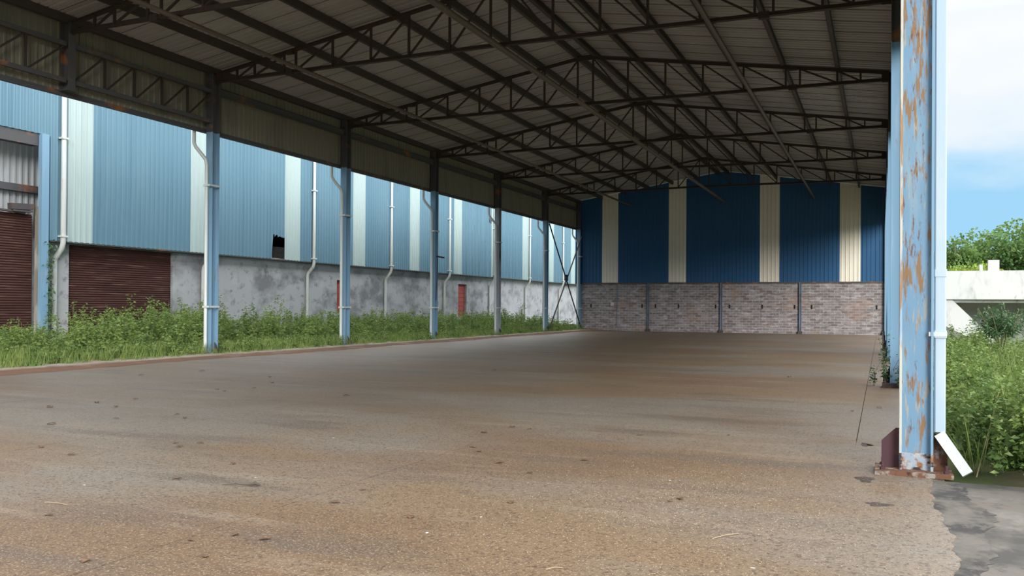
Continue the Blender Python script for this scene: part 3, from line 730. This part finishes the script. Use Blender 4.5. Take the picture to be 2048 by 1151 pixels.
def weed_points(xy, h, per_m, rng, leaf=.075, spread=.22):
    """leaves climbing several leaning stems per plant; returns P, D, L, W arrays"""
    P = []; D = []; L = []
    for (x, y), H in zip(xy, h):
        ns = rng.integers(2, 5)
        for s in range(ns):
            a = rng.uniform(0, 2 * math.pi); lean = rng.uniform(0.05, 1) * spread
            n = max(6, int(per_m * H / ns))
            t = rng.uniform(.08, 1, n) ** .75
            hh = H * rng.uniform(.65, 1.0)
            cx = x + math.cos(a) * lean * t * H + rng.normal(0, .035, n); cy = y + math.sin(a) * lean * t * H + rng.normal(0, .035, n)
            cz = hh * t
            ang = rng.uniform(0, 2 * math.pi, n); up = rng.uniform(-.2, .75, n)
            d = np.stack([np.cos(ang), np.sin(ang), up], 1); d /= np.linalg.norm(d, axis=1)[:, None]
            P.append(np.stack([cx, cy, cz], 1)); D.append(d); L.append(leaf * rng.uniform(.6, 1.35, n) * (1.15 - .45 * t))
    P = np.concatenate(P); D = np.concatenate(D); L = np.concatenate(L)
    return P, D, L, L * rng.uniform(.42, .7, len(L))
def grass_points(xy, h, rng, blades=14):
    P = []; D = []; L = []
    for (x, y), H in zip(xy, h):
        n = blades
        P.append(np.stack([x + rng.normal(0, .07, n), y + rng.normal(0, .07, n), np.zeros(n)], 1))
        ang = rng.uniform(0, 2 * math.pi, n); s = rng.uniform(.05, .5, n)
        d = np.stack([np.cos(ang) * s, np.sin(ang) * s, np.ones(n)], 1); d /= np.linalg.norm(d, axis=1)[:, None]
        D.append(d); L.append(H * rng.uniform(.5, 1.1, n))
    P = np.concatenate(P); D = np.concatenate(D); L = np.concatenate(L)
    return P, D, L, np.full(len(L), .011) * rng.uniform(.7, 1.5, len(L))
def stems_mesh(xy, h, rng, name, m, parent, r=.006):
    b = MB()
    for (x, y), H in zip(xy, h):
        b.sweep([(x, y, 0), (x + rng.normal(0, .05), y + rng.normal(0, .05), H * .5), (x + rng.normal(0, .1), y + rng.normal(0, .1), H)], [r, r * .8, r * .4], 5)
    return b.build(name, m, parent)

rng = np.random.default_rng(21)
# left strip between kerb and warehouse
def hfield(x, y):
    e_ = np.clip((0.75 - x) / 2.6, 0, 1)
    n_ = .5 + .5 * np.sin(x * 1.7 + 1.3 * np.sin(y * .9)) * np.sin(y * .8 + x)
    near = np.clip((y - 14) / 8, 0.0, 1)
    return (.35 + .75 * e_) * (.72 + .45 * n_) * (.62 + .38 * near) * np.where((y > 21.5) & (y < 27.5) & (x < -1.5), 1.28, 1.0)
N = 2300
X = rng.uniform(-6.5, .5, N); Y = 11 + (rng.uniform(0, 1, N) ** 1.25) * 47.6
keep = (X < .1) | (rng.uniform(0, 1, N) < .75)
X, Y = X[keep], Y[keep]
keep = np.ones(len(X), bool)
for yc in LCY: keep &= ~((np.abs(Y - yc) < .42) & (X > -.1) & (yc > 24))
X, Y = X[keep], Y[keep]
H = hfield(X, Y) * rng.uniform(.6, 1.35, len(X))
bed = tag(empty('weed_bed', (0, 11, 0)), 'overgrown bed of green weeds between left kerb and blue warehouse', 'weeds', kind='stuff')
P, D, L, Wd = weed_points(np.stack([X, Y], 1), H, 80, rng, .125)
leaf_cloud(P, D, L, Wd, 'weed_leaves', MT['leaf'], bed, (0, 11, 0), rng)['kind'] = 'stuff'
N = 4200
X = rng.uniform(-2.5, .66, N); Y = 11 + rng.uniform(0, 1, N) ** 1.4 * 47.6
P, D, L, Wd = grass_points(np.stack([X, Y], 1), rng.uniform(.2, .62, N) * np.clip(1.1 - .5 * (X > .3), 0, 2), rng, 12)
leaf_cloud(P, D, L, Wd, 'grass_blades', MT['grass'], bed, (0, 11, 0), rng, .12)['kind'] = 'stuff'
# taller single weeds in front of the near shutter and along the wall
for i, (x, y, h, lab) in enumerate(((-4.6, 23.2, 1.35, 'tall pale leafy weed in front of the shutter, left of the three'), (-4.4, 24.6, 1.75, 'tallest leafy weed in front of the maroon shutter, middle one'),
                                    (-4.2, 26.0, 1.8, 'tall leafy weed in front of the shutter, right of the three'), (-6.0, 21.9, 1.6, 'slim weed standing against the grey pier by the doorway post'),
                                    (-4.9, 19.0, 1.2, 'leafy weed in front of the large maroon doorway shutter'), (-3.0, 55.6, 1.95, 'thin tall weed sprouting behind the cross bracing'), (-5.6, 34.3, 1.7, 'leafy weed under the torn hole in the cladding'))):
    w = tag(empty('tall_weed', (x, y, 0)), lab, 'plant', 'single tall weeds')
    P, D, L, Wd = weed_points([(x, y)] * 3, [h, h * .9, h * .75], 85, rng, .11, .16)
    leaf_cloud(P, D, L, Wd, 'leaves', MT['leaf'], w, (x, y, 0), rng)
    stems_mesh([(x, y), (x + .06, y + .05), (x - .05, y + .04)], [h, h * .85, h * .7], rng, 'stem', MT['stem'], w, .009)
# vine climbing beside the doorway post
zs = rng.uniform(1.0, 3.75, 260)
P = np.stack([NX + .02 + rng.uniform(-.05, .1, 260), 21.25 + rng.normal(0, .09, 260), zs], 1)
D = rng.normal(size=(260, 3)); D[:, 0] = np.abs(D[:, 0]); D /= np.linalg.norm(D, axis=1)[:, None]
v = tag(empty('vine', (NX + .05, 21.25, 0)), 'dark green vine climbing beside the blue doorway post', 'plant')
leaf_cloud(P, D, rng.uniform(.08, .16, 260), rng.uniform(.05, .09, 260), 'leaves', MT['dark_leaf'], v, (NX + .05, 21.25, 0), rng)
MB().sweep([(NX + .04, 21.22, 0), (NX + .06, 21.28, 1.3), (NX + .04, 21.22, 2.4), (NX + .05, 21.26, 3.7)], .012, 5).build('stem', MT['stem'], v)
# right-hand bed
N = 1500
X = rng.uniform(20.5, 29, N); Y = 9.22 + rng.uniform(0, 1, N) ** 1.7 * 20
keep = (X - 20.4) < (Y * .22 + 2.2); keep &= ~((X < 20.75) & (Y < 9.5))
X, Y = X[keep], Y[keep]
H = (1.02 + .22 * np.sin(X * 2.1 + Y) * np.sin(Y * 1.3)) * rng.uniform(.7, 1.12, len(X)) * np.clip(.62 + (X - 20.4) * .9 + (Y - 9.3) * .3, .55, 1)
bed2 = tag(empty('weed_bed', (20.5, 9.3, 0)), 'dense green weeds growing beside the concrete apron at the right', 'weeds', kind='stuff')
P, D, L, Wd = weed_points(np.stack([X, Y], 1), H, 240, rng, .075, .2)
leaf_cloud(P, D, L, Wd, 'weed_leaves', MT['leaf'], bed2, (20.5, 9.3, 0), rng)['kind'] = 'stuff'
N = 1100
X = rng.uniform(20.55, 28, N); Y = 9.3 + rng.uniform(0, 1, N) ** 1.5 * 19
keep = (X - 20.4) < (Y * .22 + 2.2)
X, Y = X[keep], Y[keep]
P, D, L, Wd = grass_points(np.stack([X, Y], 1), rng.uniform(.6, 1.35, len(X)) * np.clip(.45 + (X - 20.5), .3, 1), rng, 16)
leaf_cloud(P, D, L, Wd * .7, 'grass_blades', MT['grass'], bed2, (20.5, 9.3, 0), rng, .14)['kind'] = 'stuff'
tag(MB().sweep([(20.62, 9.45, 0), (20.72, 9.6, .35), (20.83, 9.7, .8)], [.006, .005, .003], 6).build('dry_stalk', MT['straw'], origin=(20.62, 9.45, 0)), 'bare straw-coloured stalk leaning in the right-hand weeds', 'stalk')
# weeds at the foot of the second right column
for x, y, h, lab in ((19.84, 19.55, 1.25, 'weed climbing the left side of the second right column'), (20.12, 19.36, .75, 'bushy weed at the front foot of the second right column'), (19.62, 19.9, .55, 'low spreading weed on floor left of the second right column')):
    w = tag(empty('weed', (x, y, 0)), lab, 'plant', 'weeds at the second right column')
    P, D, L, Wd = weed_points([(x, y)] * 3, [h, h * .8, h * .6], 60, rng, .075, .14)
    leaf_cloud(P, D, L, Wd, 'leaves', MT['dark_leaf'], w, (x, y, 0), rng)
    stems_mesh([(x, y), (x + .03, y)], [h, h * .7], rng, 'stem', MT['stem'], w)

# ------------------------------------------------------------------ right background
rp_ = tag(empty('ramp_parapet', (21.0, 32, 0)), 'stained white concrete parapet of a raised ramp behind right-hand weeds', 'wall')
MB().box(20.9, 48, 32.0, 32.3, 1.95, 2.88).build('parapet', MT['white_wall'], rp_)
MB().box(20.9, 48, 32.3, 36, 1.85, 2.05).build('deck', MT['white_wall'], rp_)
MB().box(20.9, 48, 35.8, 36, 0, 1.9).build('rear_wall', MT['white_wall'], rp_)
MB().prism([(21.0, 1.95), (21.9, 1.95), (23.1, .7), (23.1, .3), (22.7, .55), (21.0, 1.45)], 1, 32.1, 32.6).build('sloping_brace', MT['white_wall'], rp_)
MB().box(22.95, 23.27, 32.02, 32.3, 2.88, 3.22).build('post_stub', MT['white_wall'], rp_)
MB().box(22.70, 22.80, 32.05, 32.25, 2.88, 3.08).build('post_stub', MT['white_wall'], rp_)
# dark bush in front of it
w = tag(empty('bush', (22.55, 25, 0)), 'dark spiky-leaved bush in front of the white parapet', 'bush')
P = []; D = []
for k in range(46):
    a = rng.uniform(0, 2 * math.pi); el = rng.uniform(.35, 1.45); ln = rng.uniform(.5, 1.05) * (1 if el < 1.1 else .95)
    dv = np.array([math.cos(a) * math.cos(el), math.sin(a) * math.cos(el), math.sin(el)])
    tt = rng.uniform(.25, 1, 34)
    P.append(np.array([22.55, 25, .85]) + dv * ln * tt[:, None] + rng.normal(0, .02, (34, 3))); dd = dv * .7 + rng.normal(0, .55, (34, 3)); D.append(dd / np.linalg.norm(dd, axis=1)[:, None])
P = np.concatenate(P); D = np.concatenate(D)
leaf_cloud(P, D, rng.uniform(.09, .17, len(P)), rng.uniform(.025, .045, len(P)), 'leaves', MT['dark_leaf'], w, (22.55, 25, 0), rng)
b = MB()
for k in range(9):
    a = k * .7; b.sweep([(22.55, 25, 0), (22.55 + .1 * math.cos(a), 25 + .1 * math.sin(a), .8), (22.55 + .55 * math.cos(a), 25 + .5 * math.sin(a), 1.6)], [.02, .014, .006], 5)
b.build('stem', MT['stem'], w)
def tree(name, label, x, y, rx, ry, z0, z1, n, m, leaf, trunk=.3, blobs=26, group=None):
    w = tag(empty(name, (x, y, 0)), label, 'tree', group)
    C_ = []; 
    for k in range(blobs):
        v_ = rng.normal(size=3); v_ /= np.linalg.norm(v_); v_ *= rng.uniform(.35, .92)
        C_.append((x + v_[0] * rx, y + v_[1] * ry, (z0 + z1) / 2 + v_[2] * (z1 - z0) / 2 * .9))
    C_ = np.array(C_); idx = rng.integers(0, blobs, n)
    dv = rng.normal(size=(n, 3)); dv /= np.linalg.norm(dv, axis=1)[:, None]
    rad = (rx + (z1 - z0) / 2) / 2 * .38
    P = C_[idx] + dv * (rad * rng.uniform(.55, 1.05, n))[:, None]
    D = dv + rng.normal(0, .6, (n, 3)); D /= np.linalg.norm(D, axis=1)[:, None]
    L = leaf * rng.uniform(.6, 1.3, n)
    leaf_cloud(P, D, L, L * .6, 'crown', m, w, (x, y, 0), rng)
    b = MB(); b.sweep([(x, y, 0), (x + .2, y, z0 * .6), (x, y, (z0 + z1) / 2)], [trunk, trunk * .8, trunk * .4], 8)
    for k in range(6):
        c = C_[k]; b.sweep([(x + .1, y, z0 * .7 + .4), ((x + c[0]) / 2, (y + c[1]) / 2, (z0 + c[2]) / 2 + .4), tuple(c)], [trunk * .4, trunk * .3, .04], 6)
    b.build('trunk', MT['bark'], w)
tree('tree', 'large round-topped green tree behind the white parapet', 29.6, 76, 4.2, 4, 2.0, 8.4, 15000, MT['tree_leaf'], .34, .4, 40, 'trees behind the parapet')
tree('tree', 'pale thin tree at left of the large tree, beside the downpipe', 24.9, 73, 1.5, 1.5, 2.0, 7.1, 4200, MT['tree_leaf'], .30, .16, 20, 'trees behind the parapet')
tree('tree', 'dark green tree at right, partly outside the picture', 35.5, 80, 4, 4, 2.0, 9.0, 9000, MT['tree_leaf'], .34, .4, 34, 'trees behind the parapet')
tree('bush', 'yellow-green hedge bush just above the white parapet', 24.6, 60, 2.4, 1.4, .6, 4.65, 6000, MT['lime_leaf'], .22, .1, 26)
tree('tree', 'mid-height tree between the pale tree and the large one', 26.5, 82, 2.4, 2.4, 2.0, 6.6, 7000, MT['tree_leaf'], .32, .3, 26, 'trees behind the parapet')

# ------------------------------------------------------------------ debris on the floor
def leaf_mesh():
    b = MB(); n = 7
    for i in range(n):
        t = i / (n - 1); w_ = .32 * math.sin(math.pi * min(t * .95 + .03, 1)); zz = .16 * abs(math.sin(t * 2.6)) + .03
        b.v += [(t - .5, -w_, zz + .14 * w_), (t - .5, 0, zz - .02), (t - .5, w_, zz + .22 * w_)]
    for i in range(n - 1):
        for k in (0, 1): b.f.append((3 * i + k, 3 * i + k + 1, 3 * i + 4 + k, 3 * i + 3 + k))
    return b
leaf_xy = [(4.33, 14.94), (4.66, 16.5), (7.22, 15.81), (8.21, 13.03), (8.53, 12.86), (8.63, 13.58), (8.16, 14.71), (8.17, 11.11), (8.03, 10.44), (8.75, 10.16), (9.61, 8.31), (7.91, 9.67), (10.33, 9.81), (10.72, 9.55), (9.91, 9.1), (11.14, 6.93), (11.86, 6.72), (12.27, 7.78), (12.49, 7.61), (12.52, 7.9), (13.76, 7.02), (13.81, 6.2), (13.97, 4.73), (15.82, 4.36), (15.22, 3.98), (15.9, 4.85), (15.64, 4.85), (15.46, 4.62), (15.63, 6.49), (15.69, 5.98), (16.49, 5.81), (11.0, 13.18), (15.49, 8.99), (15.13, 10.09), (15.25, 10.71), (15.53, 10.63), (16.92, 8.72), (16.99, 6.58), (16.65, 7.84), (18.17, 7.17), (16.98, 10.73), (18.01, 11.22), (19.36, 14.7), (17.8, 21.34), (10.77, 20.14), (19.65, 11.11), (18.23, 7.29), (19.75, 15.42), (15.69, 8.74), (16.17, 8.21)]
lm = leaf_mesh().build('dry_leaf', MT['dead'])
tag(lm, 'small curled dry brown leaf lying on the dusty concrete floor', 'leaf', 'dry leaves on the floor')
for i, (x, y) in enumerate(leaf_xy):
    o = lm if i == 0 else lm.copy()
    if i: COL.objects.link(o)
    d = math.hypot(x - 19.8, y)
    s = (.042 + .0042 * d) * rnd.uniform(.75, 1.35)
    o.location = (x, y, .001); o.rotation_euler = (0, 0, rnd.uniform(0, 6.28)); o.scale = (s, s, s * .8)
cm = MB().add([(-.5, -.3, 0), (.4, -.4, .02), (.5, .3, .1), (-.3, .4, .02), (-.1, 0, .25)], [(0, 1, 4), (1, 2, 4), (2, 3, 4), (3, 0, 4), (3, 2, 1, 0)]).build('litter_scrap', MT['chip'])
tag(cm, 'tiny white scrap of litter on the brown concrete floor', 'litter', 'white scraps on the floor')
for i, (x, y) in enumerate([(16.97, 6.04), (16.82, 5.46), (14.42, 6.55), (13.28, 5.65), (17.97, 8.05), (13.66, 8.91), (19.05, 5.55), (9.75, 11.99)]):
    o = cm if i == 0 else cm.copy()
    if i: COL.objects.link(o)
    o.location = (x, y, .001); o.rotation_euler = (0, 0, rnd.uniform(0, 6.28)); s = .03 * rnd.uniform(.7, 1.2); o.scale = (s, s, s * .5)
tw = MB(); tw.sweep([(14.40, 6.13, .012), (14.5, 6.17, .02), (14.60, 6.20, .014), (14.66, 6.22, .02)], [.003, .005, .006, .007], 7)
tw.sweep([(14.63, 6.20, .014), (14.68, 6.235, .028), (14.73, 6.24, .014)], [.007, .018, .006], 8)
tag(tw.build('twig', MT['twig'], origin=(14.4, 6.13, 0)), 'dark twig with a knotted end lying on the floor', 'twig')
for i, (a, b_, lab) in enumerate((((18.70, 6.12), (18.85, 6.34), 'pale straw lying on gritty floor, right of the middle'), ((13.58, 5.01), (13.82, 5.02), 'pale straw lying at the left of the floor'), ((17.9, 4.98), (17.98, 5.06), 'short pale straw near the bottom edge of the floor'))):
    tag(MB().sweep([(*a, .006), ((a[0] + b_[0]) / 2, (a[1] + b_[1]) / 2 + .01, .012), (*b_, .006)], .0028, 5).build('straw', MT['straw'], origin=(*a, 0)), lab, 'straw', 'straws on the floor')
# loose grit around the near right column
def grit(name, n, cx, cy, sx, sy, size, m, label):
    b_v = []; b_f = []
    for k in range(n):
        x = rng.normal(cx, sx); y = rng.normal(cy, sy)
        if x > 20.15 or y > 9.15 and x > 19.6: continue
        s = size * rng.uniform(.4, 1.4); a = rng.uniform(0, 6.28)
        o = len(b_v)
        for j in range(3): b_v.append((x + s * math.cos(a + j * 2.1), y + s * math.sin(a + j * 2.1), 0.0))
        b_v.append((x, y, s * .45))
        b_f += [(o, o + 1, o + 3), (o + 1, o + 2, o + 3), (o + 2, o, o + 3)]
    b = MB(); b.v = b_v; b.f = b_f
    return tag(b.build(name, m), label, 'grit', kind='stuff')
grit('grit', 14000, 18.5, 6.9, .95, 1.3, .0045, MT['grit'], 'loose brown grit scattered over the floor in front of the rusty column')
def dirt_pile(name, cx, cy, rx, ry, hgt, label, seed):
    q = random.Random(seed); n_ = 26; rings = 5; b = MB()
    ph = [q.uniform(0, 6.28) for _ in range(4)]
    b.v.append((cx, cy, hgt))
    for k in range(1, rings + 1):
        for j in range(n_):
            t = 2 * math.pi * j / n_
            e_ = 1 + .22 * math.sin(3 * t + ph[0]) + .14 * math.sin(5 * t + ph[1]) + q.uniform(-.1, .1)
            f = k / rings
            b.v.append((cx + rx * f * e_ * math.cos(t), cy + ry * f * e_ * math.sin(t), max(.001, hgt * (1 - f) + q.uniform(0, .004)) if k < rings else 0.0005))
    for j in range(n_): b.f.append((0, 1 + j, 1 + (j + 1) % n_))
    for k in range(rings - 1):
        for j in range(n_): b.f.append((1 + k * n_ + j, 1 + (k + 1) * n_ + j, 1 + (k + 1) * n_ + (j + 1) % n_, 1 + k * n_ + (j + 1) % n_))
    return tag(b.build(name, MT['black_dirt'], origin=(cx, cy, 0)), label, 'dirt', 'dark dirt patches')
dirt_pile('dirt_pile', 19.76, 7.78, .10, .07, .012, 'small dark dirt patch on floor a little in front of the rusty column', 1)
dirt_pile('dirt_pile', 19.64, 8.88, .08, .15, .014, 'dark grit heaped at the left of the rusty column base plate', 2)
dirt_pile('dirt_pile', 19.62, 11.15, .07, .13, .012, 'small dark dirt spot on floor behind the maroon gusset plate', 3)
